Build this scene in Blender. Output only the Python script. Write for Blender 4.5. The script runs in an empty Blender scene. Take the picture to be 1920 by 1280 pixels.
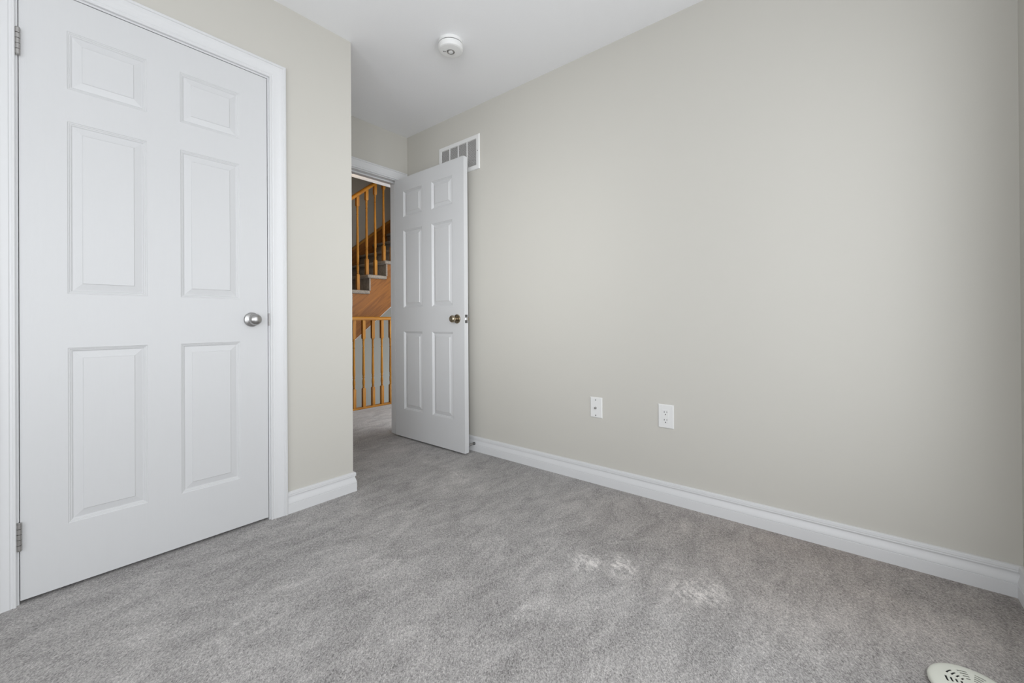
import bpy, bmesh, math, random
from mathutils import Vector, Matrix

random.seed(7)
S = bpy.context.scene
COL = S.collection

# ------------------------------------------------------------------ camera
cam_d = bpy.data.cameras.new('camera')
cam = bpy.data.objects.new('camera', cam_d)
COL.objects.link(cam)
cam_d.sensor_fit = 'HORIZONTAL'
cam_d.sensor_width = 36.0
cam_d.lens = 780.46 / 1920 * 36.0
cam_d.shift_y = -(640 - 599.87) / 1920
cam_d.clip_start = 0.01
R = Matrix(((0.6359, 0.0021, -0.7717), (-0.7717, -0.0066, -0.6359), (-0.0064, 1.0, -0.0025)))
cam.matrix_world = Matrix.Translation((0, 0, 0.9167)) @ R.to_4x4()
S.camera = cam

# ------------------------------------------------------------------ light
S.view_settings.view_transform = 'Standard'
S.view_settings.look = 'None'
S.view_settings.gamma = 1.0
S.view_settings.use_curve_mapping = False
S.view_settings.exposure = -0.08

world = bpy.data.worlds.new('sky')
S.world = world
world.use_nodes = True
wb = world.node_tree.nodes['Background']
wb.inputs[0].default_value = (0.955, 0.985, 1.02, 1)
wb.inputs[1].default_value = 3.15


def area(name, loc, rot, sx, sy, power, color, spread=180):
    l = bpy.data.lights.new(name, 'AREA')
    l.shape = 'RECTANGLE'
    l.size, l.size_y = sx, sy
    l.energy = power
    l.color = color
    l.spread = math.radians(spread)
    o = bpy.data.objects.new(name, l)
    o.location = loc
    o.rotation_euler = rot
    COL.objects.link(o)
    return o


# sky enters by the window and an added side window; portals guide sampling
for nm, lc, rt, sx_, sy_ in (('window_portal', (0.31, -0.53, 1.20), (math.radians(90), 0, 0), 2.81, 1.75),
                             ('fill_window_portal', (-1.46, 0.40, 1.20), (0, math.radians(-90), 0), 1.89, 1.39)):
    area(nm, lc, rt, sx_, sy_, 1, (1, 1, 1)).data.cycles.is_portal = True
# added fill light, aimed from the window into the dim recess and open door
area('recess_fill', (-0.75, -0.44, 1.30), (math.radians(90), 0, math.radians(-49)), 0.60, 1.40, 4.3, (0.96, 0.985, 1.0), 42)
# added cool fill in the hall, aimed back at the open door
area('hall_fill', (1.0, 3.5, 0.9), (math.radians(98), 0, math.radians(222)), 0.8, 1.4, 0.4, (0.95, 0.98, 1.0), 100)
# daylight from the window low in the stairwell
area('stairwell_daylight', (4.45, 4.65, -0.3), (0, math.radians(90), 0), 1.3, 0.9, 20, (0.66, 0.83, 1.0))


def point(name, loc, power, color, r):
    l = bpy.data.lights.new(name, 'POINT')
    l.energy = power
    l.color = color
    l.shadow_soft_size = r
    o = bpy.data.objects.new(name, l)
    o.location = loc
    COL.objects.link(o)


# ceiling lamp of the hall, and the warm lamp over the stairs
point('hall_lamp_light', (2.20, 3.75, 2.36), 4.2, (1.0, 0.70, 0.38), 0.05)
point('stair_lamp_light', (2.3, 4.75, 4.4), 4.5, (1.0, 0.66, 0.34), 0.15)

# ------------------------------------------------------------------ sizes
H = 2.44            # ceiling
XR = 2.1148         # right wall
YC = 2.1103         # closet wall
XC = 1.1948         # outer corner of the closet wall
YB = 2.860          # door wall
YF = -0.4194        # window wall
XL = -1.35          # left wall of the room
WT = 0.115          # wall thickness


# ------------------------------------------------------------------ materials
def new_mat(name, color, rough=0.5, metal=0.0, spec=0.5):
    m = bpy.data.materials.new(name)
    m.use_nodes = True
    b = m.node_tree.nodes['Principled BSDF']
    b.inputs['Base Color'].default_value = (*color, 1)
    b.inputs['Roughness'].default_value = rough
    b.inputs['Metallic'].default_value = metal
    b.inputs['Specular IOR Level'].default_value = spec
    return m, m.node_tree, b


def N(nt, kind, **kw):
    n = nt.nodes.new(kind)
    for k, v in kw.items():
        setattr(n, k, v)
    return n


def coords(nt, scale=(1, 1, 1), loc=(0, 0, 0), rot=(0, 0, 0), kind='POINT'):
    g = N(nt, 'ShaderNodeNewGeometry')
    mp = N(nt, 'ShaderNodeMapping', vector_type=kind)
    mp.inputs['Scale'].default_value = scale
    mp.inputs['Location'].default_value = loc
    mp.inputs['Rotation'].default_value = rot
    nt.links.new(g.outputs['Position'], mp.inputs['Vector'])
    return mp.outputs['Vector']


def noise(nt, vec, scale, detail=2, rough=0.5, dist=0.0):
    n = N(nt, 'ShaderNodeTexNoise')
    n.inputs['Scale'].default_value = scale
    n.inputs['Detail'].default_value = detail
    n.inputs['Roughness'].default_value = rough
    n.inputs['Distortion'].default_value = dist
    nt.links.new(vec, n.inputs['Vector'])
    return n.outputs['Fac']


def ramp(nt, fac, stops):
    r = N(nt, 'ShaderNodeValToRGB')
    cr = r.color_ramp
    while len(cr.elements) < len(stops):
        cr.elements.new(0.5)
    for e, (p, c) in zip(cr.elements, stops):
        e.position = p
        e.color = (*c, 1) if len(c) == 3 else c
    nt.links.new(fac, r.inputs['Fac'])
    return r.outputs['Color']


def bump(nt, b, height, strength, dist):
    n = N(nt, 'ShaderNodeBump')
    n.inputs['Strength'].default_value = strength
    n.inputs['Distance'].default_value = dist
    nt.links.new(height, n.inputs['Height'])
    nt.links.new(n.outputs['Normal'], b.inputs['Normal'])


def math_n(nt, op, a, b=None, clamp=False):
    n = N(nt, 'ShaderNodeMath', operation=op, use_clamp=clamp)
    for i, v in enumerate((a, b)):
        if v is None:
            continue
        if isinstance(v, (int, float)):
            n.inputs[i].default_value = v
        else:
            nt.links.new(v, n.inputs[i])
    return n.outputs[0]


M = {}


def paint(name, color, rough, bscale=260, bstr=0.06):
    m, nt, b = new_mat(name, color, rough)
    bump(nt, b, noise(nt, coords(nt), bscale, 2), bstr, 0.001)
    M[name] = m
    return m


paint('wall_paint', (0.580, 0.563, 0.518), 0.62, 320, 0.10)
paint('hall_paint_dimmed', (0.370, 0.340, 0.290), 0.62, 320, 0.10)  # wall paint darkened so the hall and stairwell walls look dim
paint('trim_paint', (0.715, 0.719, 0.728), 0.38, 120, 0.03)
paint('ceiling_paint', (0.885, 0.888, 0.900), 0.85, 190, 0.45)
paint('closet_dark', (0.10, 0.10, 0.10), 0.9)
paint('plate_plastic', (0.78, 0.78, 0.77), 0.35, 90, 0.02)
paint('detector_plastic', (0.80, 0.80, 0.79), 0.45, 90, 0.02)
paint('disc_plastic', (0.66, 0.67, 0.60), 0.42, 200, 0.05)
paint('dark_hole', (0.012, 0.012, 0.013), 0.8)
paint('dark_mark', (0.06, 0.06, 0.06), 0.6)
paint('vent_backing', (0.30, 0.295, 0.285), 0.9)
paint('vent_louver', (0.62, 0.61, 0.60), 0.55)

# painted door skin with a pressed wood grain
m, nt, b = new_mat('door_paint', (0.650, 0.654, 0.662), 0.36)
v = coords(nt, (14, 14, 1.1))
d0 = noise(nt, v, 1.6, 2, 0.5, 0.6)
w = N(nt, 'ShaderNodeMath', operation='SINE')
nt.links.new(math_n(nt, 'MULTIPLY', d0, 95.0), w.inputs[0])
fine = noise(nt, coords(nt, (420, 420, 14)), 1.0, 2)
hgt = math_n(nt, 'ADD', math_n(nt, 'MULTIPLY', w.outputs[0], 0.35), fine)
bump(nt, b, hgt, 0.16, 0.0006)
M['door_paint'] = m

# carpet -------------------------------------------------------------------


def carpet(name, tint, patches):
    m, nt, b = new_mat(name, (0.3, 0.3, 0.3), 0.95, spec=0.1)
    p = coords(nt)
    # tufts: little yarn ends of uneven brightness, the nap leaning one way
    p0 = p
    p = coords(nt, (1.4, 0.82, 1.0), rot=(0, 0, math.radians(40)), kind='TEXTURE')
    wn = N(nt, 'ShaderNodeTexNoise')
    wn.inputs['Scale'].default_value = 160
    wn.inputs['Detail'].default_value = 1
    nt.links.new(p, wn.inputs['Vector'])
    ws = N(nt, 'ShaderNodeVectorMath', operation='SCALE')
    ws.inputs['Scale'].default_value = 0.006
    nt.links.new(wn.outputs['Color'], ws.inputs[0])
    wv = N(nt, 'ShaderNodeVectorMath', operation='ADD')
    nt.links.new(p, wv.inputs[0])
    nt.links.new(ws.outputs[0], wv.inputs[1])
    vo = N(nt, 'ShaderNodeTexVoronoi')
    vo.inputs['Scale'].default_value = 340
    nt.links.new(wv.outputs[0], vo.inputs['Vector'])
    g1 = noise(nt, wv.outputs[0], 270, 2, 0.6)
    g2 = noise(nt, p, 110, 2, 0.6)
    tuft = math_n(nt, 'ADD', math_n(nt, 'MULTIPLY', g1, 0.72),
                  math_n(nt, 'ADD', math_n(nt, 'MULTIPLY', g2, 0.34),
                         math_n(nt, 'MULTIPLY', vo.outputs['Distance'], -0.12)))
    p = p0
    # brushed pile: soft, stretched along the vacuum strokes
    big = noise(nt, coords(nt, (1.0, 1.0, 1.0), rot=(0, 0, math.radians(35))), 2.4, 4, 0.6, 0.6)
    mid = noise(nt, coords(nt, (1.0, 2.2, 1.0), rot=(0, 0, math.radians(-30))), 6.5, 5, 0.65, 0.8)
    pile = math_n(nt, 'ADD', math_n(nt, 'MULTIPLY', math_n(nt, 'SUBTRACT', big, 0.5), 0.22),
                  math_n(nt, 'MULTIPLY', math_n(nt, 'SUBTRACT', mid, 0.5), 0.34))
    fac = math_n(nt, 'ADD', tuft, pile)
    # scuffed light spots
    if patches:
        brk = noise(nt, coords(nt, (1.9, 1.0, 1.0), rot=(0, 0, math.radians(55)), kind='TEXTURE'), 40, 4, 0.7, 0.5)
        brk = math_n(nt, 'MULTIPLY', math_n(nt, 'SUBTRACT', brk, 0.42), 3.4, True)
        total = None
        for (x, y, rad, ang, st, amt) in patches:
            mp = N(nt, 'ShaderNodeMapping', vector_type='TEXTURE')
            mp.inputs['Location'].default_value = (x, y, 0)
            mp.inputs['Rotation'].default_value = (0, 0, math.radians(ang))
            mp.inputs['Scale'].default_value = (rad * st, rad, 1)
            nt.links.new(p, mp.inputs['Vector'])
            ln = N(nt, 'ShaderNodeVectorMath', operation='LENGTH')
            nt.links.new(mp.outputs[0], ln.inputs[0])
            k = math_n(nt, 'SUBTRACT', 1.0, ln.outputs['Value'], True)
            k = math_n(nt, 'MULTIPLY', k, amt)
            total = k if total is None else math_n(nt, 'MAXIMUM', total, k)
        fac = math_n(nt, 'ADD', fac, math_n(nt, 'MULTIPLY', total, brk))
    dk, md, lt = [tuple(c * t for c, t in zip(col, tint)) for col in
                  ((0.150, 0.147, 0.145), (0.420, 0.414, 0.411), (0.78, 0.77, 0.76))]
    c = ramp(nt, fac, [(0.26, dk), (0.50, md), (0.76, lt)])
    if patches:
        # warmer, dimmer light near the right wall painted into the pile colour
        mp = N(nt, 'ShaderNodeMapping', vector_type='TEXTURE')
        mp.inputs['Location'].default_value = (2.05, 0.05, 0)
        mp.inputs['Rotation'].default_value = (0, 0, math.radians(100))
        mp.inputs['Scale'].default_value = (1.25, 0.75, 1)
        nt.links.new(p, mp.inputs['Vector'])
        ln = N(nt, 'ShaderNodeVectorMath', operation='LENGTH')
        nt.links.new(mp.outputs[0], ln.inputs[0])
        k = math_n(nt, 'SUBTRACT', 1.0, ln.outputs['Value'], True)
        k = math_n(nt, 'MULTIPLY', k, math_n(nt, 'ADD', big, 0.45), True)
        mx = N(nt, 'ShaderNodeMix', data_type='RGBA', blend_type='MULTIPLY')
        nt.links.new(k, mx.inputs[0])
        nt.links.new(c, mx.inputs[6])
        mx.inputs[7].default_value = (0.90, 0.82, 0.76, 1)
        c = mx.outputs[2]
    nt.links.new(c, b.inputs['Base Color'])
    b.inputs['Sheen Weight'].default_value = 0.15
    bump(nt, b, tuft, 0.7, 0.006)
    M[name] = m


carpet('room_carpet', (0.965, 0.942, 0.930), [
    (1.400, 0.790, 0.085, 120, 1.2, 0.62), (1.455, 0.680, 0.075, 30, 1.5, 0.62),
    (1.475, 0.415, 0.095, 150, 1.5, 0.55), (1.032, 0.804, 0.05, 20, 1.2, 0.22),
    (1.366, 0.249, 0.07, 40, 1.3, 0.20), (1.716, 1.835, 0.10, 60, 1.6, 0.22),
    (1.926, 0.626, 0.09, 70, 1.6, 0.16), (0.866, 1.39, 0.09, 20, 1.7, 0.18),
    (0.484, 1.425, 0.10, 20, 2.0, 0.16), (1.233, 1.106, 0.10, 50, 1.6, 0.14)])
carpet('stair_carpet_dimmed', (0.66, 0.58, 0.49), [])  # carpet tinted darker and browner, standing for dim warm stair light


def oak(name, dark, light, axis):
    m, nt, b = new_mat(name, light, 0.45, spec=0.25)
    sc = {'z': (26, 26, 2.2), 'x': (2.2, 26, 26), 'd': (1, 1, 1)}[axis]
    if axis == 'd':
        v0 = coords(nt, (0.42, 0.033, 0.033), rot=(0, math.radians(-39), 0), kind='TEXTURE')
    else:
        v0 = coords(nt, sc)
    a = noise(nt, v0, 1.0, 4, 0.6, 0.7)
    s = N(nt, 'ShaderNodeMath', operation='SINE')
    nt.links.new(math_n(nt, 'MULTIPLY', a, 40.0), s.inputs[0])
    f = math_n(nt, 'ADD', math_n(nt, 'MULTIPLY', s.outputs[0], 0.07), a)
    nt.links.new(ramp(nt, f, [(0.25, dark), (0.70, light)]), b.inputs['Base Color'])
    bump(nt, b, f, 0.1, 0.0008)
    M[name] = m


oak('oak_post', (0.20, 0.074, 0.007), (0.39, 0.170, 0.016), 'z')
oak('oak_rail', (0.20, 0.074, 0.007), (0.39, 0.170, 0.016), 'x')
oak('oak_board_lit', (0.24, 0.095, 0.012), (0.42, 0.185, 0.022), 'd')  # lighter oak for the skirt cap, lamp light put into its colour
oak('oak_board', (0.13, 0.042, 0.005), (0.25, 0.092, 0.012), 'd')


def metal(name, color, rough, bscale=300, bstr=0.02):
    m, nt, b = new_mat(name, color, rough, 1.0)
    bump(nt, b, noise(nt, coords(nt), bscale, 2), bstr, 0.0004)
    M[name] = m


metal('satin_nickel', (0.42, 0.415, 0.41), 0.27)
metal('antique_nickel', (0.40, 0.34, 0.25), 0.22)
metal('brushed_steel', (0.46, 0.45, 0.44), 0.38)
metal('dark_steel', (0.20, 0.20, 0.20), 0.35)
metal('bright_steel', (0.80, 0.80, 0.80), 0.20)


# ------------------------------------------------------------------ helpers
def tag(o, label=None, cat=None, group=None, kind=None):
    for k, v in (('label', label), ('category', cat), ('group', group), ('kind', kind)):
        if v:
            o[k] = v
    return o


def root(name, loc, label, cat, group=None, kind=None):
    o = bpy.data.objects.new(name, None)
    o.empty_display_size = 0.05
    o.location = loc
    COL.objects.link(o)
    return tag(o, label, cat, group, kind)


def world_loc(o):
    p = Vector((0, 0, 0))
    while o is not None:
        p += o.location
        o = o.parent
    return p


class MB:
    """collects geometry in world space and links it as ONE mesh object"""

    def __init__(self):
        self.bm = bmesh.new()

    def face(self, pts):
        vs = [self.bm.verts.new(p) for p in pts]
        try:
            return self.bm.faces.new(vs)
        except ValueError:
            return None

    def box(self, a, c, bevel=0.0, seg=2):
        x0, y0, z0 = a
        x1, y1, z1 = c
        t = bmesh.new()
        bmesh.ops.create_cube(t, size=1)
        for vv in t.verts:
            vv.co = Vector(((x0 + x1) / 2 + vv.co.x * (x1 - x0), (y0 + y1) / 2 + vv.co.y * (y1 - y0),
                            (z0 + z1) / 2 + vv.co.z * (z1 - z0)))
        if bevel > 0:
            bmesh.ops.bevel(t, geom=list(t.edges), offset=bevel, segments=seg, affect='EDGES', profile=0.5)
        self.merge(t)
        return self

    def merge(self, t):
        mp = {}
        for vv in t.verts:
            mp[vv] = self.bm.verts.new(vv.co)
        for f in t.faces:
            try:
                self.bm.faces.new([mp[vv] for vv in f.verts])
            except ValueError:
                pass
        t.free()

    def lathe(self, prof, org, axis=(0, 0, 1), seg=32, squash=None):
        """prof: (radius, distance along axis)"""
        ax = Vector(axis).normalized()
        u = ax.orthogonal().normalized()
        if abs(ax.z) > 0.9:
            u = Vector((1, 0, 0))
        w = ax.cross(u)
        org = Vector(org)
        rings = []
        for r, h in prof:
            if r < 1e-6:
                rings.append([self.bm.verts.new(org + ax * h)])
            else:
                rings.append([self.bm.verts.new(org + ax * h + (u * math.cos(2 * math.pi * k / seg) +
                                                                 w * math.sin(2 * math.pi * k / seg)) * r)
                              for k in range(seg)])
        for a, c in zip(rings[:-1], rings[1:]):
            for k in range(seg):
                k2 = (k + 1) % seg
                if len(a) == 1 and len(c) == 1:
                    continue
                if len(a) == 1:
                    self.bm.faces.new([a[0], c[k], c[k2]])
                elif len(c) == 1:
                    self.bm.faces.new([a[k], c[0], a[k2]])
                else:
                    self.bm.faces.new([a[k], a[k2], c[k2], c[k]])
        for rg in (rings[0], rings[-1]):
            if len(rg) > 2:
                self.bm.faces.new(rg)
        return self

    def sweep(self, pts, prof, fn, i0=0, i1=None, caps=True):
        """profile (u, d): u to the left of the path, d out of its plane; mitred corners"""
        n = len(pts)
        i1 = n - 1 if i1 is None else i1
        P = [Vector(p) for p in pts]
        offs = []
        for i in range(n):
            ns = []
            if i > 0:
                t = (P[i] - P[i - 1]).normalized()
                ns.append(Vector((-t.y, t.x)))
            if i < n - 1:
                t = (P[i + 1] - P[i]).normalized()
                ns.append(Vector((-t.y, t.x)))
            offs.append(ns[0] if len(ns) == 1 else (ns[0] + ns[1]) / (1 + ns[0].dot(ns[1])))
        rings = []
        for i in range(i0, i1 + 1):
            rings.append([self.bm.verts.new(fn(P[i].x + offs[i].x * uu, P[i].y + offs[i].y * uu, dd)) for uu, dd in prof])
        k = len(prof)
        for a, c in zip(rings[:-1], rings[1:]):
            for j in range(k - 1):
                self.bm.faces.new([a[j], a[j + 1], c[j + 1], c[j]])
            self.bm.faces.new([a[k - 1], a[0], c[0], c[k - 1]])
        if caps:
            self.bm.faces.new(rings[0])
            self.bm.faces.new(rings[-1])
        return self

    def prism(self, poly, fn, d0, d1):
        a = [self.bm.verts.new(fn(x, y, d0)) for x, y in poly]
        c = [self.bm.verts.new(fn(x, y, d1)) for x, y in poly]
        self.bm.faces.new(a)
        self.bm.faces.new(c)
        for i in range(len(poly)):
            j = (i + 1) % len(poly)
            self.bm.faces.new([a[i], a[j], c[j], c[i]])
        return self

    def build(self, name, mat, parent=None, smooth=None, merge=True):
        bm = self.bm
        if merge:
            bmesh.ops.remove_doubles(bm, verts=bm.verts, dist=1e-5)
        bmesh.ops.recalc_face_normals(bm, faces=bm.faces)
        off = world_loc(parent) if parent else Vector((0, 0, 0))
        for vv in bm.verts:
            vv.co -= off
        me = bpy.data.meshes.new(name)
        bm.to_mesh(me)
        bm.free()
        me.materials.append(M[mat])
        if smooth:
            me.shade_smooth()
            me.set_sharp_from_angle(angle=math.radians(smooth))
        o = bpy.data.objects.new(name, me)
        COL.objects.link(o)
        if parent:
            o.parent = parent
        return o


def box(name, a, c, mat, parent=None, bevel=0.0):
    return MB().box(a, c, bevel).build(name, mat, parent)


def struct(o, label, cat):
    return tag(o, label, cat, kind='structure')


XZ = lambda y0: (lambda a, c, d: (a, y0 - d, c))       # plane facing -y
XZp = lambda y0: (lambda a, c, d: (a, y0 + d, c))      # plane facing +y
XY = lambda a, c, d: (a, c, d)

# ------------------------------------------------------------------ the setting
YH = YB + WT          # hall face of the door wall
YS = 4.06             # edge of the stairwell
YW = 5.20             # stairwell back wall
XH0, XH1, XS1 = -0.20, 3.90, 4.60
ZT, ZL = 4.90, -2.70

fl = MB()
fl.box((XL - WT, YF - WT, -0.25), (XR + WT, YH, 0))
fl.box((XH0 - WT, YH, -0.25), (XH1 + WT, YS, 0))
fl.box((XH0 - WT, YS, -0.25), (1.55, YW, 0))
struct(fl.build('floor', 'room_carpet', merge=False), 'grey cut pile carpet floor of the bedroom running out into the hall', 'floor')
struct(box('floor_stairwell', (1.55, YS, ZL - 0.1), (XS1 + WT, YW + WT, ZL), 'stair_carpet_dimmed'), 'floor at the foot of the stairwell below the hall', 'floor')

ce = MB()
ce.box((XL - WT, YF - WT, H), (XR + WT, YH, H + 0.12))
ce.box((XH0 - WT, YH, H), (XH1 + WT, YS, H + 0.12))
struct(ce.build('ceiling', 'ceiling_paint', merge=False), 'white stippled ceiling above the bedroom', 'ceiling')
struct(box('ceiling_stairwell', (XH0, YS, ZT), (XS1 + WT, YW + WT, ZT + 0.1), 'ceiling_paint'), 'white ceiling high above the stairs', 'ceiling')

# closet wall and its return into the recess
DX0, DX1, DZT = 0.0261, 0.7727, 2.0538      # closet door leaf
OX0, OX1, OZ = DX0 - 0.002 - 0.018, DX1 + 0.003 + 0.018, DZT + 0.003 + 0.018
wl = MB()
wl.box((XL, YC, 0), (OX0, YC + WT, H))
wl.box((OX1, YC, 0), (XC, YC + WT, H))
wl.box((OX0, YC, OZ), (OX1, YC + WT, H))
wl.box((XC - WT, YC + WT, 0), (XC, YB, H))
struct(wl.build('wall_left', 'wall_paint', merge=False), 'greige closet wall around the closed white door, ending at a corner', 'wall')

# door wall
JX1 = 2.030            # right jamb face
JX0 = 1.224
JZ = 2.058             # head jamb underside
wb_ = MB()
wb_.box((XL - WT, YB, 0), (JX0 - 0.018, YH, H))
wb_.box((JX1 + 0.018, YB, 0), (XR + WT, YH, H))
wb_.box((JX0 - 0.018, YB, JZ + 0.018), (JX1 + 0.018, YH, H))
struct(wb_.build('wall_back', 'wall_paint', merge=False), 'greige wall at the back of the recess, around the open doorway', 'wall')

struct(box('wall_right', (XR, YF - WT, 0), (XR + WT, YB, H), 'wall_paint'), 'long blank greige wall on the right with the vent and two wall plates', 'wall')

# window wall behind the camera
WX0, WX1, WZ0, WZ1 = -1.10, 1.72, 0.32, 2.08
wf = MB()
wf.box((XL - WT, YF - WT, 0), (WX0, YF, H))
wf.box((WX1, YF - WT, 0), (XR, YF, H))
wf.box((WX0, YF - WT, 0), (WX1, YF, WZ0))
wf.box((WX0, YF - WT, WZ1), (WX1, YF, H))
struct(wf.build('wall_front', 'wall_paint', merge=False), 'greige window wall whose edge shows at the far right of the picture', 'wall')
wfl = MB()
SY0, SY1, SZ0, SZ1 = -0.30, 1.10, 0.25, 2.15
wfl.box((XL - WT, YF, 0), (XL, SY0, H))
wfl.box((XL - WT, SY1, 0), (XL, YB, H))
wfl.box((XL - WT, SY0, 0), (XL, SY1, SZ0))
wfl.box((XL - WT, SY0, SZ1), (XL, SY1, H))
struct(wfl.build('wall_far_left', 'wall_paint', merge=False), 'greige side wall of the bedroom, left of the closet', 'wall')
win = root('window_1', (0.55, YF - 0.06, WZ0), 'white framed bedroom window behind the viewpoint', 'window', kind='structure')
fr = MB()
f0 = YF - 0.09
fr.box((WX0, f0, WZ0), (WX0 + 0.05, f0 + 0.05, WZ1))
fr.box((WX1 - 0.05, f0, WZ0), (WX1, f0 + 0.05, WZ1))
fr.box((WX0 + 0.05, f0, WZ0), (WX1 - 0.05, f0 + 0.05, WZ0 + 0.05))
fr.box((WX0 + 0.05, f0, WZ1 - 0.05), (WX1 - 0.05, f0 + 0.05, WZ1))
fr.box((0.24, f0, WZ0 + 0.05), (0.28, f0 + 0.05, WZ1 - 0.05))
fr.build('window_frame', 'trim_paint', win, merge=False)

win = root('fill_window', (XL - 0.06, 0.40, SZ0), 'added unseen side window with a white frame, giving fill light from the left', 'window', kind='structure')  # added opening, out of view, to even out light on the right wall
fr = MB()
f0 = XL - 0.11
fr.box((f0, SY0, SZ0), (f0 + 0.03, SY0 + 0.05, SZ1))
fr.box((f0, SY1 - 0.05, SZ0), (f0 + 0.03, SY1, SZ1))
fr.box((f0, SY0 + 0.05, SZ0), (f0 + 0.03, SY1 - 0.05, SZ0 + 0.05))
fr.box((f0, SY0 + 0.05, SZ1 - 0.05), (f0 + 0.03, SY1 - 0.05, SZ1))
fr.build('window_frame', 'trim_paint', win, merge=False)

# hall and stairwell
struct(box('wall_hall_left', (XH0 - WT, YH, 0), (XH0, YW, ZT), 'hall_paint_dimmed'), 'left end wall of the hall', 'wall')
struct(box('wall_hall_right', (XH1, YH, 0), (XH1 + WT, YS, H), 'hall_paint_dimmed'), 'right end wall of the hall', 'wall')
struct(box('wall_stairwell_back', (XH0 - WT, YW, ZL), (XS1 + WT, YW + WT, ZT), 'hall_paint_dimmed'), 'tall stairwell wall behind the oak stairs', 'wall')
struct(box('wall_stairwell_right', (XS1, YS, ZL), (XS1 + WT, YW, ZT), 'hall_paint_dimmed'), 'right end wall of the stairwell', 'wall')
wu = MB()
wu.box((XH0, YS - WT, H + 0.12), (XS1, YS, ZT))
wu.box((XH1 + WT, YS - WT, -0.25), (XS1, YS, H + 0.12))
struct(wu.build('wall_stairwell_front', 'hall_paint_dimmed', merge=False), 'upper wall of the stairwell above the hall ceiling', 'wall')
wd = MB()
wd.box((1.55, YS - WT, ZL), (XS1, YS, -0.25))
wd.box((1.45, YS, ZL), (1.55, YW, -0.25))
struct(wd.build('wall_stairwell_low', 'hall_paint_dimmed', merge=False), 'wall of the stairwell below the hall floor', 'wall')

# ------------------------------------------------------------------ trim: baseboards and casings
BASE = [(0, 0), (0.0145, 0), (0.0145, 0.0435), (0.0128, 0.0447), (0.0128, 0.0455), (0.0142, 0.0468), (0.0141, 0.050), (0.0132, 0.055),
        (0.0115, 0.0615), (0.0094, 0.068), (0.0078, 0.0735), (0.0070, 0.078), (0.0070, 0.0795), (0.0086, 0.0802), (0.0086, 0.0812),
        (0.0112, 0.0824), (0.0118, 0.0855), (0.0109, 0.0883), (0.0117, 0.0905), (0.0117, 0.0930), (0.0108, 0.0952), (0.0112, 0.0975),
        (0.0104, 0.1005), (0.0075, 0.1026), (0.004, 0.1032), (0, 0.1032)]
CASW = 0.070
CAS = [(0, 0), (0, 0.0085), (0.002, 0.0105), (0.006, 0.0108), (0.0085, 0.0090), (0.0125, 0.0088), (0.015, 0.0108), (0.024, 0.0112),
       (0.033, 0.0120), (0.0345, 0.0128), (0.044, 0.0138), (0.0455, 0.0148), (0.054, 0.0156), (0.0555, 0.0148), (0.058, 0.0148),
       (0.060, 0.0182), (0.066, 0.0185), (0.070, 0.0165), (0.070, 0)]
cx0, cx1, cz1 = DX0 - 0.002 - 0.006, DX1 + 0.003 + 0.006, DZT + 0.003 + 0.007
bp = [(XC, YB), (XC, YC), (cx1 + CASW, YC), (cx0 - CASW, YC), (XL, YC), (XL, YF), (XR, YF), (XR, YB)]
o = MB().sweep(bp, BASE, XY, 0, 2).build('baseboard_left', 'trim_paint', smooth=35)
struct(o, 'short white baseboard under the closet wall corner', 'baseboard')
o = MB().sweep(bp, BASE, XY, 3, 4).build('baseboard_closet', 'trim_paint', smooth=35)
struct(o, 'white baseboard left of the closet door', 'baseboard')
o = MB().sweep(bp, BASE, XY, 4, 5).build('baseboard_far_left', 'trim_paint', smooth=35)
struct(o, 'white baseboard along the far left wall', 'baseboard')
o = MB().sweep(bp, BASE, XY, 5, 6).build('baseboard_front', 'trim_paint', smooth=35)
struct(o, 'white baseboard under the window wall, its end at the right picture edge', 'baseboard')
o = MB().sweep(bp, BASE, XY, 6, 7).build('baseboard_right', 'trim_paint', smooth=35)
struct(o, 'long white moulded baseboard along the right wall', 'baseboard')

# closet door frame: casing on the wall, jamb lining in the opening
t1 = root('trim_1', (0.4, YC, 0), 'white moulded casing around the closed closet door', 'door frame', kind='structure')
MB().sweep([(cx0, 0), (cx0, cz1), (cx1, cz1), (cx1, 0)], CAS, XZ(YC)).build('casing', 'trim_paint', t1, smooth=30)
j = MB()
j.box((OX0, YC + 0.001, 0), (OX0 + 0.018, YC + WT, OZ - 0.018))
j.box((OX1 - 0.018, YC + 0.001, 0), (OX1, YC + WT, OZ - 0.018))
j.box((OX0, YC + 0.001, OZ - 0.018), (OX1, YC + WT, OZ))
j.box((OX0 + 0.018, YC + 0.040, 0), (OX0 + 0.030, YC + 0.075, OZ - 0.018))
j.box((OX1 - 0.030, YC + 0.040, 0), (OX1 - 0.018, YC + 0.075, OZ - 0.018))
j.box((OX0 + 0.030, YC + 0.040, OZ - 0.030), (OX1 - 0.030, YC + 0.075, OZ - 0.018))
j.build('jamb', 'trim_paint', t1, merge=False)

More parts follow.
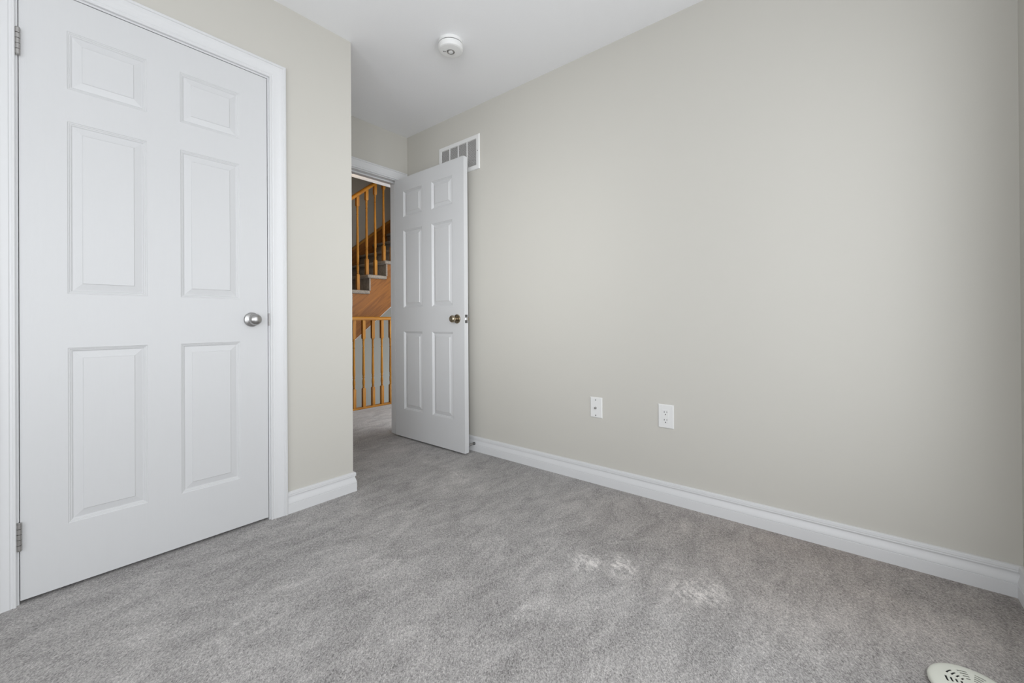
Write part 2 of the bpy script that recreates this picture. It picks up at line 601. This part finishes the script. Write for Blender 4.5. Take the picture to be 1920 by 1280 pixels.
# doorway frame
t2 = root('trim_2', (1.63, YB, 0), 'white casing and jamb of the open doorway in the recess', 'door frame', kind='structure')
k1x, k1z = JX1 + 0.006, JZ + 0.007
MB().sweep([(XC + 0.0005, k1z), (k1x, k1z), (k1x, 0)], CAS, XZ(YB)).build('casing', 'trim_paint', t2, smooth=30)
MB().box((XC + 0.0005, YB - 0.011, 0), (JX0 - 0.006, YB, k1z), 0.001).build('casing', 'trim_paint', t2)
MB().sweep([(k1x, 0), (k1x, k1z), (JX0 - 0.006, k1z), (JX0 - 0.006, 0)], [(-u, d) for u, d in CAS][::-1],
           XZp(YH)).build('casing', 'trim_paint', t2, smooth=30)
j = MB()
j.box((JX0 - 0.018, YB + 0.001, 0), (JX0, YH, JZ))
j.box((JX1, YB + 0.001, 0), (JX1 + 0.018, YH, JZ))
j.box((JX0 - 0.018, YB + 0.001, JZ), (JX1 + 0.018, YH, JZ + 0.018))
j.build('jamb', 'trim_paint', t2, merge=False)
st = MB()
st.box((JX0, YB + 0.040, 0), (JX0 + 0.012, YB + 0.076, JZ - 0.012), 0.003)
st.box((JX1 - 0.012, YB + 0.040, 0), (JX1, YB + 0.076, JZ - 0.012), 0.003)
st.box((JX0, YB + 0.040, JZ - 0.012), (JX1, YB + 0.076, JZ), 0.003)
st.build('door_stop_moulding', 'trim_paint', t2, merge=False)

# ------------------------------------------------------------------ six panel doors
RINGS = [(0.0, 0.0), (0.0020, -0.0026), (0.0045, -0.0031), (0.0064, -0.0058), (0.0090, -0.0063), (0.0125, -0.0108),
         (0.0145, -0.0111), (0.0362, -0.0050), (0.0385, -0.0022)]


def door_leaf(us, zs, W, z0, z1, T, fn, relief=1.0):
    """us: two (u0,u1) panel columns, zs: three (z0,z1) panel rows; fn(u, z, depth) -> world"""
    mb = MB()
    ub = [0] + [x for p in us for x in p] + [W]
    zb = [z0] + [x for p in zs for x in p] + [z1]
    for side in (0, 1):
        g = (lambda u, z, d: fn(u, z, d)) if side == 0 else (lambda u, z, d: fn(u, z, -T - d))
        for i in range(len(ub) - 1):
            for k in range(len(zb) - 1):
                a, c, e, f = ub[i], ub[i + 1], zb[k], zb[k + 1]
                if i % 2 == 1 and k % 2 == 1:
                    prev = None
                    for off, d in RINGS:
                        q = [(a + off, e + off), (c - off, e + off), (c - off, f - off), (a + off, f - off)]
                        cur = [g(u, z, d * relief) for u, z in q]
                        if prev:
                            for s in range(4):
                                mb.face([prev[s], prev[(s + 1) % 4], cur[(s + 1) % 4], cur[s]])
                        prev = cur
                    mb.face(prev)
                else:
                    mb.face([g(a, e, 0), g(c, e, 0), g(c, f, 0), g(a, f, 0)])
    for i in range(len(ub) - 1):
        for z in (z0, z1):
            mb.face([fn(ub[i], z, 0), fn(ub[i + 1], z, 0), fn(ub[i + 1], z, -T), fn(ub[i], z, -T)])
    for k in range(len(zb) - 1):
        for u in (0, W):
            mb.face([fn(u, zb[k], 0), fn(u, zb[k + 1], 0), fn(u, zb[k + 1], -T), fn(u, zb[k], -T)])
    return mb


def knob(parent, org, axis, mat, name='door_knob', flat=0.0):
    """round rose with a necked knob"""
    kn = MB().lathe([(0.0, 0.0), (0.0320, 0.0), (0.0325, 0.003), (0.030, 0.0075), (0.022, 0.0105), (0.013, 0.012), (0.0125, 0.0125)],
                    org, axis, 40).build(name, mat, parent, smooth=40)
    MB().lathe([(0.0, 0.010), (0.0125, 0.010), (0.0115, 0.020), (0.0125, 0.026), (0.0185, 0.030), (0.0235, 0.036), (0.0255, 0.043),
                (0.0250, 0.050), (0.0222, 0.056), (0.0170, 0.0605), (0.0100, 0.0630), (0.0, 0.0638)],
               org, axis, 40).build('knob_handle', mat, kn, smooth=50)
    return kn


# closed closet door
d1 = root('door_1', (0.40, YC, 0), 'closed white six-panel closet door with a satin knob', 'door', kind='structure')
W1 = DX1 - DX0
leaf = door_leaf([(0.1085, 0.3205), (0.4235, 0.6350)], [(0.2245, 0.8335), (1.0215, 1.6225), (1.7350, 1.9380)],
                 W1, 0.0119, DZT, 0.035, lambda u, z, d: (DX0 + u, YC + 0.002 - d, z), 0.72)
leaf.build('door_panel', 'door_paint', d1)
k_ = knob(d1, (0.7065, YC + 0.002, 0.9312), (0, -1, 0), 'satin_nickel')
k_['label'] = 'satin nickel door knob'
for (za, zb_) in ((1.799, 1.886), (0.180, 0.268)):
    hg = MB()
    cxh, cyh = DX0 - 0.002, YC - 0.0055
    n = 5
    for s in range(n):
        h0 = za + (zb_ - za) * s / n
        h1 = za + (zb_ - za) * (s + 1) / n - 0.0008
        hg.lathe([(0.0055, 0), (0.0064, 0.0006), (0.0064, h1 - h0 - 0.0006), (0.0055, h1 - h0)], (cxh, cyh, h0), (0, 0, 1), 16)
    hg.lathe([(0.004, -0.003), (0.0058, -0.001), (0.0058, 0.0)], (cxh, cyh, za), (0, 0, 1), 16)
    hg.lathe([(0.0058, 0.0), (0.0058, 0.001), (0.004, 0.003)], (cxh, cyh, zb_ - 0.0008), (0, 0, 1), 16)
    hg.box((DX0 + 0.0006, YC - 0.0035, za), (DX0 + 0.004, YC + 0.0015, zb_))
    hg.box((DX0 - 0.0085, YC - 0.0035, za), (DX0 - 0.0035, YC + 0.0005, zb_))
    hg.build('hinge', 'brushed_steel', d1, smooth=40, merge=False)['label'] = 'steel butt hinge'
sp = MB()
sp.box((DX1 + 0.0031, YC - 0.0015, 0.903), (DX1 + 0.0095, YC + 0.0008, 0.960), 0.0006)
sp.box((DX1 + 0.0024, YC - 0.0015, 0.903), (DX1 + 0.0031, YC + 0.030, 0.960))
sp.build('strike_plate', 'brushed_steel', t1, merge=False)['label'] = 'steel strike plate'

# open door standing against the right wall
DF = 1.990
HY = 2.856
W2 = 0.794
d2 = root('door_2', (DF + 0.018, HY, 0), 'open white six-panel door with a bronze knob, swung against the right wall', 'door', kind='structure')
leaf = door_leaf([(0.1120, 0.3410), (0.4540, 0.6780)], [(0.2310, 0.8420), (1.0280, 1.6360), (1.7420, 1.9450)],
                 W2, 0.0119, 2.0520, 0.036, lambda u, z, d: (DF - d, HY - u, z))
leaf.build('door_panel', 'door_paint', d2)
k_ = knob(d2, (DF, 2.132, 0.9345), (-1, 0, 0), 'antique_nickel')
k_['label'] = 'bronzed round door knob'
k_ = knob(d2, (DF + 0.036, 2.132, 0.9345), (1, 0, 0), 'antique_nickel')
yE = HY - W2
lp = MB()
lp.box((DF + 0.006, yE - 0.0012, 0.906), (DF + 0.030, yE + 0.001, 0.963), 0.0004)
lp = lp.build('latch_plate', 'dark_steel', d2)
MB().prism([(DF + 0.011, yE - 0.001), (DF + 0.024, yE - 0.001), (DF + 0.024, yE - 0.003), (DF + 0.016, yE - 0.011), (DF + 0.011, yE - 0.012)],
           XY, 0.9255, 0.9435).build('latch_bolt', 'bright_steel', lp)
for (za, zb_) in ((1.80, 1.89), (1.00, 1.09), (0.18, 0.27)):
    MB().lathe([(0.0055, 0), (0.0064, 0.0006), (0.0064, 0.0894), (0.0055, 0.09)], (DF + 0.0415, HY - 0.004, za), (0, 0, 1), 16).build(
        'hinge', 'brushed_steel', d2, smooth=40)

# ------------------------------------------------------------------ things on the right wall
# return air grille
va, vb, vz0, vz1 = 2.025, 2.454, 1.990, 2.237
vt = root('return_air_vent', (XR, (va + vb) / 2, vz0), 'white louvred air grille high on the right wall, half hidden by the open door', 'vent')
fm = [(0, 0), (0, 0.003), (0.003, 0.0075), (0.008, 0.009), (0.028, 0.009), (0.0305, 0.0065), (0.0305, 0)]
fm = [(-u, d) for u, d in fm][::-1]
path = [(va, vz0), (vb, vz0), (vb, vz1), (va, vz1)]
q = MB()
pp = [Vector(p) for p in path]
rings = []
for i in range(4):
    ctr = Vector(((va + vb) / 2, (vz0 + vz1) / 2))
    sx = 1 if pp[i].x < ctr.x else -1
    sz = 1 if pp[i].y < ctr.y else -1
    rings.append([(pp[i].x + sx * -u, pp[i].y + sz * -u, d) for u, d in fm])
for i in range(4):
    a, c = rings[i], rings[(i + 1) % 4]
    for s in range(len(fm)):
        s2 = (s + 1) % len(fm)
        q.face([(XR - p[2], p[0], p[1]) for p in (a[s], a[s2], c[s2], c[s])])
q.build('grille_frame', 'plate_plastic', vt)
iy0, iy1, iz0, iz1 = va + 0.0305, vb - 0.0305, vz0 + 0.0305, vz1 - 0.0305
box('backing', (XR - 0.0008, iy0 - 0.002, iz0 - 0.002), (XR, iy1 + 0.002, iz1 + 0.002), 'vent_backing', vt)
lv = MB()
nl = 26
for s in range(nl):
    z = iz0 + (iz1 - iz0) * (s + 0.5) / nl
    lv.prism([(XR - 0.0062, z - 0.0034), (XR - 0.0055, z - 0.0037), (XR - 0.0012, z + 0.0025), (XR - 0.0020, z + 0.0028)],
             lambda a, c, d: (a, d, c), iy0, iy1)
lv.build('louvers', 'vent_louver', vt, merge=False)
for k in range(1, 4):
    y = iy0 + (iy1 - iy0) * k / 4
    MB().box((XR - 0.0086, y - 0.0028, iz0), (XR - 0.001, y + 0.0028, iz1), 0.0006).build('divider_bar', 'plate_plastic', vt)
for y in (va + 0.014, vb - 0.014):
    MB().lathe([(0.0035, 0), (0.0033, 0.0008), (0.0, 0.0014)], (XR - 0.0088, y, (vz0 + vz1) / 2 + 0.004), (-1, 0, 0), 14).build(
        'screw', 'dark_steel', vt, smooth=40)


def wall_plate(name, y0, y1, z0, z1, label, cat):
    r = root(name, (XR, (y0 + y1) / 2, (z0 + z1) / 2), label, cat)
    p = MB()
    t = 0.0055
    e = 0.004
    o_ = [(y0, z0), (y1, z0), (y1, z1), (y0, z1)]
    ins = [(y0 + e, z0 + e), (y1 - e, z0 + e), (y1 - e, z1 - e), (y0 + e, z1 - e)]
    A = [(XR, a, c) for a, c in o_]
    Bq = [(XR - t * 0.45, a, c) for a, c in o_]
    Cq = [(XR - t, a, c) for a, c in ins]
    for i in range(4):
        j2 = (i + 1) % 4
        p.face([A[i], A[j2], Bq[j2], Bq[i]])
        p.face([Bq[i], Bq[j2], Cq[j2], Cq[i]])
    p.face(Cq)
    p.face(A)
    p.build('cover_plate', 'plate_plastic', r)
    return r, XR - t


cp, xf = wall_plate('cable_wall_plate', 1.092, 1.166, 0.370, 0.485, 'small white wall plate with one metal cable connector, left of the power outlet', 'wall plate')
yc, zc = 1.131, 0.425
MB().lathe([(0.0062, 0), (0.0062, 0.002), (0.0050, 0.002), (0.0050, 0.009), (0.0042, 0.0095), (0.0018, 0.0095), (0.0018, 0.006), (0, 0.006)],
           (xf, yc, zc), (-1, 0, 0), 20).build('cable_connector', 'brushed_steel', cp, smooth=35)
for z in (0.4695, 0.3835):
    MB().lathe([(0.0034, -0.0002), (0.0032, 0.0006), (0, 0.0009)], (xf, yc, z), (-1, 0, 0), 14).build('screw', 'dark_steel', cp, smooth=40)

op, xf = wall_plate('power_outlet', 0.700, 0.778, 0.3725, 0.4915, 'white duplex power outlet low on the right wall, right of the cable plate', 'outlet')
yc = 0.7395
rc = MB().box((xf - 0.0012, yc - 0.0165, 0.3975), (xf + 0.001, yc + 0.0165, 0.4665), 0.0008).build('receptacle', 'plate_plastic', op)
for zc in (0.4475, 0.4085):
    s = MB()
    xs = xf - 0.0012
    s.box((xs - 0.00025, yc + 0.0052, zc + 0.002), (xs + 0.0003, yc + 0.0076, zc + 0.0105))
    s.box((xs - 0.00025, yc - 0.0074, zc + 0.003), (xs + 0.0003, yc - 0.0054, zc + 0.0105))
    s.lathe([(0.0026, 0), (0.0026, 0.0005)], (xs + 0.00025, yc, zc - 0.0060), (-1, 0, 0), 14)
    s.build('socket_slots', 'dark_hole', rc, merge=False)
for z in (0.4795, 0.3845):
    MB().lathe([(0.0030, -0.0002), (0.0029, 0.0005), (0, 0.0008)], (xf, yc, z), (-1, 0, 0), 14).build('screw', 'plate_plastic', op, smooth=40)

# door stop on the right baseboard
ds = root('door_stop', (XR - 0.0145, 2.083, 0.054), 'small steel door stop on the right baseboard, behind the open door', 'door stop')
MB().lathe([(0.0, 0.0), (0.0112, 0.0), (0.0108, 0.003), (0.0085, 0.011), (0.0068, 0.018), (0.0062, 0.020), (0, 0.020)],
           (XR - 0.0145, 2.083, 0.054), (-1, 0, 0), 20).build('base_flange', 'dark_steel', ds, smooth=40)
spn = []
for s in range(9):
    a = 0.018 + s * 0.0046
    spn += [(0.0052, a), (0.0062, a + 0.0015), (0.0062, a + 0.003), (0.0052, a + 0.0045)]
MB().lathe([(0, 0.018)] + spn + [(0, 0.0600)], (XR - 0.0145, 2.083, 0.054), (-1, 0, 0), 18).build('stem', 'brushed_steel', ds, smooth=40)
MB().lathe([(0, 0.0590), (0.0072, 0.0590), (0.0078, 0.062), (0.0075, 0.068), (0.0055, 0.0705), (0, 0.0708)],
           (XR - 0.0145, 2.083, 0.054), (-1, 0, 0), 18).build('tip', 'plate_plastic', ds, smooth=40)

# ------------------------------------------------------------------ smoke alarm on the ceiling
sx, sy = 1.5430, 1.6920
sm = root('smoke_detector', (sx, sy, H), 'round white smoke alarm on the ceiling', 'smoke detector')
MB().lathe([(0, 0), (0.0665, 0.0), (0.0672, 0.003), (0.0668, 0.0150), (0.0660, 0.0158), (0, 0.0160)], (sx, sy, H), (0, 0, -1), 56).build(
    'mounting_base', 'detector_plastic', sm, smooth=40)
MB().lathe([(0.0610, 0.0160), (0.0610, 0.0205)], (sx, sy, H), (0, 0, -1), 56).build('vent_gap', 'dark_mark', sm, smooth=40)
cv = MB().lathe([(0, 0.0200), (0.0655, 0.0200), (0.0668, 0.0212), (0.0662, 0.0400), (0.0640, 0.0470), (0.0590, 0.0500), (0.0560, 0.0505), (0, 0.0508)],
                (sx, sy, H), (0, 0, -1), 56).build('cover', 'detector_plastic', sm, smooth=40)
bt = MB().lathe([(0.0215, 0.0495), (0.0222, 0.0515), (0.0205, 0.0530), (0.0185, 0.0522), (0.0175, 0.0512), (0.0165, 0.0512), (0.0150, 0.0530), (0.0, 0.0535)],
                (sx + 0.002, sy + 0.003, H), (0, 0, -1), 40).build('test_button', 'satin_nickel', sm, smooth=40)
MB().lathe([(0.0125, 0.0530), (0.0118, 0.0541), (0, 0.0545)], (sx + 0.002, sy + 0.003, H), (0, 0, -1), 32).build('button_face', 'detector_plastic', bt, smooth=40)
mk = MB()
for (dx, dy, r) in ((-0.0255, 0.0285, 0.0032), (-0.0200, 0.0230, 0.0034), (-0.0215, 0.0300, 0.0016), (-0.0160, 0.0265, 0.0014)):
    mk.lathe([(r, 0.0500), (r * 0.9, 0.0513), (0, 0.0514)], (sx + dx, sy + dy, H), (0, 0, -1), 12)
mk.build('indicator_light', 'dark_mark', sm, smooth=40, merge=False)

# ------------------------------------------------------------------ round slotted disc on the carpet
qx, qy, qr = 1.493, -0.217, 0.0812
dc = root('vented_disc', (qx, qy, 0), 'round off-white plastic disc with dark slots, on the carpet at the lower right', 'plastic disc')
prof = [(0.0, 0.0240), (0.012, 0.0239), (0.0185, 0.0238), (0.0225, 0.0237), (0.0275, 0.0236), (0.0315, 0.0235), (0.0365, 0.0233), (0.0405, 0.0231),
        (0.0455, 0.0228), (0.0495, 0.0225), (0.0535, 0.0221), (0.0600, 0.0213), (0.0690, 0.0196), (0.0760, 0.0172), (0.0795, 0.0145),
        (0.0812, 0.0105), (0.0806, 0.0070), (0.0770, 0.0040), (0.0700, 0.0020), (0.0, 0.0015)]
SEG = 180
holes = {}
for wdg in range(9):
    c0 = 18.0 + wdg * 40.0
    for ri in (2, 4, 6, 8):
        half = 13.0 if ri < 8 else 12.0
        for k in range(SEG):
            ang = (k + 0.5) * 360.0 / SEG
            dlt = (ang - c0 + 180) % 360 - 180
            if abs(dlt) < half:
                holes[(ri, k)] = 1
dm = MB()
bmv = dm.bm
rings = []
for r, h in prof:
    if r == 0:
        rings.append([bmv.verts.new((qx, qy, h))])
    else:
        rings.append([bmv.verts.new((qx + r * math.cos(2 * math.pi * k / SEG), qy + r * math.sin(2 * math.pi * k / SEG), h)) for k in range(SEG)])
low = {}


def lowv(i, k):
    if (i, k) not in low:
        c = rings[i][k].co
        low[(i, k)] = bmv.verts.new((c.x, c.y, c.z - 0.0014))
    return low[(i, k)]


for i in range(len(prof) - 1):
    a, c = rings[i], rings[i + 1]
    for k in range(SEG):
        k2 = (k + 1) % SEG
        if len(a) == 1:
            bmv.faces.new([a[0], c[k], c[k2]])
        elif len(c) == 1:
            bmv.faces.new([a[k], c[0], a[k2]])
        elif (i, k) in holes:
            bmv.faces.new([a[k], a[k2], lowv(i, k2), lowv(i, k)])
            bmv.faces.new([c[k2], c[k], lowv(i + 1, k), lowv(i + 1, k2)])
            if (i, (k - 1) % SEG) not in holes:
                bmv.faces.new([c[k], a[k], lowv(i, k), lowv(i + 1, k)])
            if (i, k2) not in holes:
                bmv.faces.new([a[k2], c[k2], lowv(i + 1, k2), lowv(i, k2)])
        else:
            bmv.faces.new([a[k], c[k], c[k2], a[k2]])
dm.build('disc_shell', 'disc_plastic', dc, smooth=35)
MB().lathe([(0, 0.012), (0.0530, 0.012), (0.0530, 0.0198), (0.0300, 0.0212), (0, 0.0215)], (qx, qy, 0), (0, 0, 1), 60).build('inner_core', 'dark_hole', dc, smooth=40)

# ------------------------------------------------------------------ oak staircase beyond the doorway
NY = 4.200            # near end of the treads
RISE, RUN = 0.1815, 0.220
nose = lambda k: 2.570 + (k - 8) * RUN
NST = 14
sc_ = root('staircase', (nose(1), NY + 0.5, 0), 'oak staircase with grey-brown carpeted treads rising behind the doorway', 'staircase')
for k in range(1, NST + 1):
    z = k * RISE
    x0, x1 = nose(k), nose(k + 1) + 0.030
    if k == NST:
        x1 = XS1 - 0.003
    tr = MB().box((x0, NY, z - 0.040), (x1, YW - 0.022, z), 0.017, 4)
    tr.build('tread', 'stair_carpet_dimmed', sc_, smooth=60)
    MB().box((x0 + 0.028, NY + 0.022, z - RISE), (x0 + 0.048, YW - 0.022, z - 0.038), 0.004, 2).build('riser', 'stair_carpet_dimmed', sc_, smooth=60)
# cut stringer on the open side
low_z = lambda x: 0.734 + 0.815 * (x - 2.440)
poly = []
for k in range(1, NST + 1):
    poly.append((nose(k) + 0.034, max(0.0, (k - 1) * RISE - 0.038)))
    poly.append((nose(k) + 0.034, k * RISE - 0.038))
xe = nose(NST) + 0.35
poly.append((xe, NST * RISE - 0.038))
poly.append((xe, low_z(xe)))
poly.append((2.440 - 0.734 / 0.815, 0.0))
MB().prism(poly, lambda a, c, d: (a, d, c), NY + 0.030, NY + 0.062).build('stringer', 'oak_board', sc_)
# skirt board on the wall
sk = MB()
top = lambda x: 1.885 + 0.825 * (x - 2.953)
xa, xb_ = 0.75, nose(NST) + 0.2
sk.prism([(xa, max(0, top(xa) - 0.36)), (xb_, top(xb_) - 0.36), (xb_, top(xb_)), (xa, top(xa))],
         lambda a, c, d: (a, d, c), YW - 0.020, YW - 0.001)
sk.build('skirt_board', 'oak_board', sc_)
MB().prism([(xa, top(xa)), (xb_, top(xb_)), (xb_, top(xb_) + 0.034), (xa, top(xa) + 0.034)],
           lambda a, c, d: (a, d, c), YW - 0.032, YW - 0.001).build('skirt_cap', 'oak_board_lit', sc_)
sf = MB()
xs0 = 2.440 - 0.734 / 0.815 + 0.03
sf.prism([(xs0, 0.004), (xe, low_z(xe) - 0.02), (xe, low_z(xe)), (xs0, 0.03)], lambda a, c, d: (a, d, c), NY + 0.062, YW - 0.002)
sf.build('soffit', 'ceiling_paint', sc_)


def baluster_mb(x, y, z0, z1, blk0, blk1, wb0):
    """square block, turned middle, square block"""
    mb = MB()
    h = wb0 / 2
    L = z1 - z0

    def block(a, c, cham_lo, cham_hi):
        secs = []
        if cham_lo:
            secs += [(h * 0.60, a), (h, a + 0.010)]
        else:
            secs += [(h, a)]
        if cham_hi:
            secs += [(h, c - 0.010), (h * 0.60, c)]
        else:
            secs += [(h, c)]
        prev = None
        for hh, zz in secs:
            cur = [(x - hh, y - hh, zz), (x + hh, y - hh, zz), (x + hh, y + hh, zz), (x - hh, y + hh, zz)]
            if prev:
                for s in range(4):
                    mb.face([prev[s], prev[(s + 1) % 4], cur[(s + 1) % 4], cur[s]])
            else:
                mb.face(cur)
            prev = cur
        mb.face(prev)

    block(z0, z0 + blk0, False, True)
    block(z1 - blk1, z1, True, False)
    k = wb0 / 0.032
    a = z0 + blk0
    c = z1 - blk1
    pr = [(0.0095, a - 0.003), (0.0095, a + 0.003), (0.0135, a + 0.008), (0.0135, a + 0.013), (0.0100, a + 0.018), (0.0125, a + 0.030),
          (0.0148, a + 0.055), (0.0135, a + 0.080), (0.0098, a + 0.101), (0.0098, a + 0.105), (0.0142, a + 0.109), (0.0142, a + 0.116),
          (0.0098, a + 0.120), (0.0098, a + 0.124), (0.0138, a + 0.134), (0.0146, a + 0.16),
          (0.0128, (a + c) / 2 + 0.03), (0.0104, c - 0.102), (0.0096, c - 0.096), (0.0132, c - 0.092), (0.0132, c - 0.086), (0.0096, c - 0.082),
          (0.0108, c - 0.060), (0.0120, c - 0.030), (0.0100, c - 0.016), (0.0130, c - 0.011), (0.0130, c - 0.005), (0.0095, c - 0.001), (0.0095, c + 0.003)]
    mb.lathe([(r * k, zz) for r, zz in pr], (x, y, 0), (0, 0, 1), 18)
    return mb


# railing climbing with the stairs
railz = lambda x: 2.262 + 0.812 * (x - 2.417)        # underside of the handrail
ry = NY + 0.060
ru = root('stair_railing', (nose(2), ry, 2 * RISE), 'honey oak railing climbing with the carpeted stairs', 'railing')
xa, xb_ = nose(2) - 0.05, nose(NST) + 0.10
hr_prof = [(-0.024, 0.0), (0.024, 0.0), (0.030, 0.014), (0.031, 0.030), (0.025, 0.042), (0.012, 0.049), (-0.012, 0.049), (-0.025, 0.042), (-0.031, 0.030), (-0.030, 0.014)]
hm = MB()
ra = [hm.bm.verts.new((xa, ry + u, railz(xa) + v_)) for u, v_ in hr_prof]
rb = [hm.bm.verts.new((xb_, ry + u, railz(xb_) + v_)) for u, v_ in hr_prof]
hm.bm.faces.new(ra)
hm.bm.faces.new(rb)
for s in range(len(hr_prof)):
    s2 = (s + 1) % len(hr_prof)
    hm.bm.faces.new([ra[s], ra[s2], rb[s2], rb[s]])
hm.build('handrail', 'oak_rail', ru, smooth=40)
for k in range(2, NST):
    for off in (0.022, 0.130):
        x = nose(k) + off
        z0 = k * RISE - 0.001
        z1 = railz(x) + 0.012
        baluster_mb(x, ry, z0, z1, 0.183, 0.125, 0.033).build('baluster', 'oak_post', ru, smooth=40)

# guard railing on the hall floor
gy = 4.032
gr = root('guard_railing', (2.5, gy, 0), 'oak guard railing on the hall carpet in front of the stairwell', 'railing')
gx0, gx1 = 1.62, 3.88
MB().box((gx0, gy - 0.030, 0.0), (gx1, gy + 0.026, 0.018), 0.003).build('shoe_rail', 'oak_rail', gr)
hm = MB()
hp = [(-0.026, 0.936), (0.026, 0.936), (0.031, 0.946), (0.031, 0.960), (0.025, 0.969), (0.012, 0.974), (-0.012, 0.974), (-0.025, 0.969), (-0.031, 0.960), (-0.031, 0.946)]
hm.prism(hp, lambda a, c, d: (d, gy + a, c), gx0 - 0.01, gx1)
hm.build('handrail', 'oak_rail', gr, smooth=40)
base_x = 2.299
pb = baluster_mb(base_x, gy, 0.017, 0.940, 0.203, 0.206, 0.032).build('baluster', 'oak_post', gr, smooth=40)
for k in range(-6, 15):
    if k == 0:
        continue
    c = pb.copy()
    COL.objects.link(c)
    c.parent = gr
    c.location = (k * 0.1105, 0, 0)

# ------------------------------------------------------------------ ceiling lamps out of view
lamp = root('hall_lamp', (2.20, 3.75, H), 'round glass ceiling lamp in the hall', 'ceiling lamp')
MB().lathe([(0, 0), (0.13, 0), (0.13, 0.02), (0.12, 0.025), (0, 0.025)], (2.20, 3.75, H), (0, 0, -1), 40).build('lamp_base', 'satin_nickel', lamp, smooth=40)
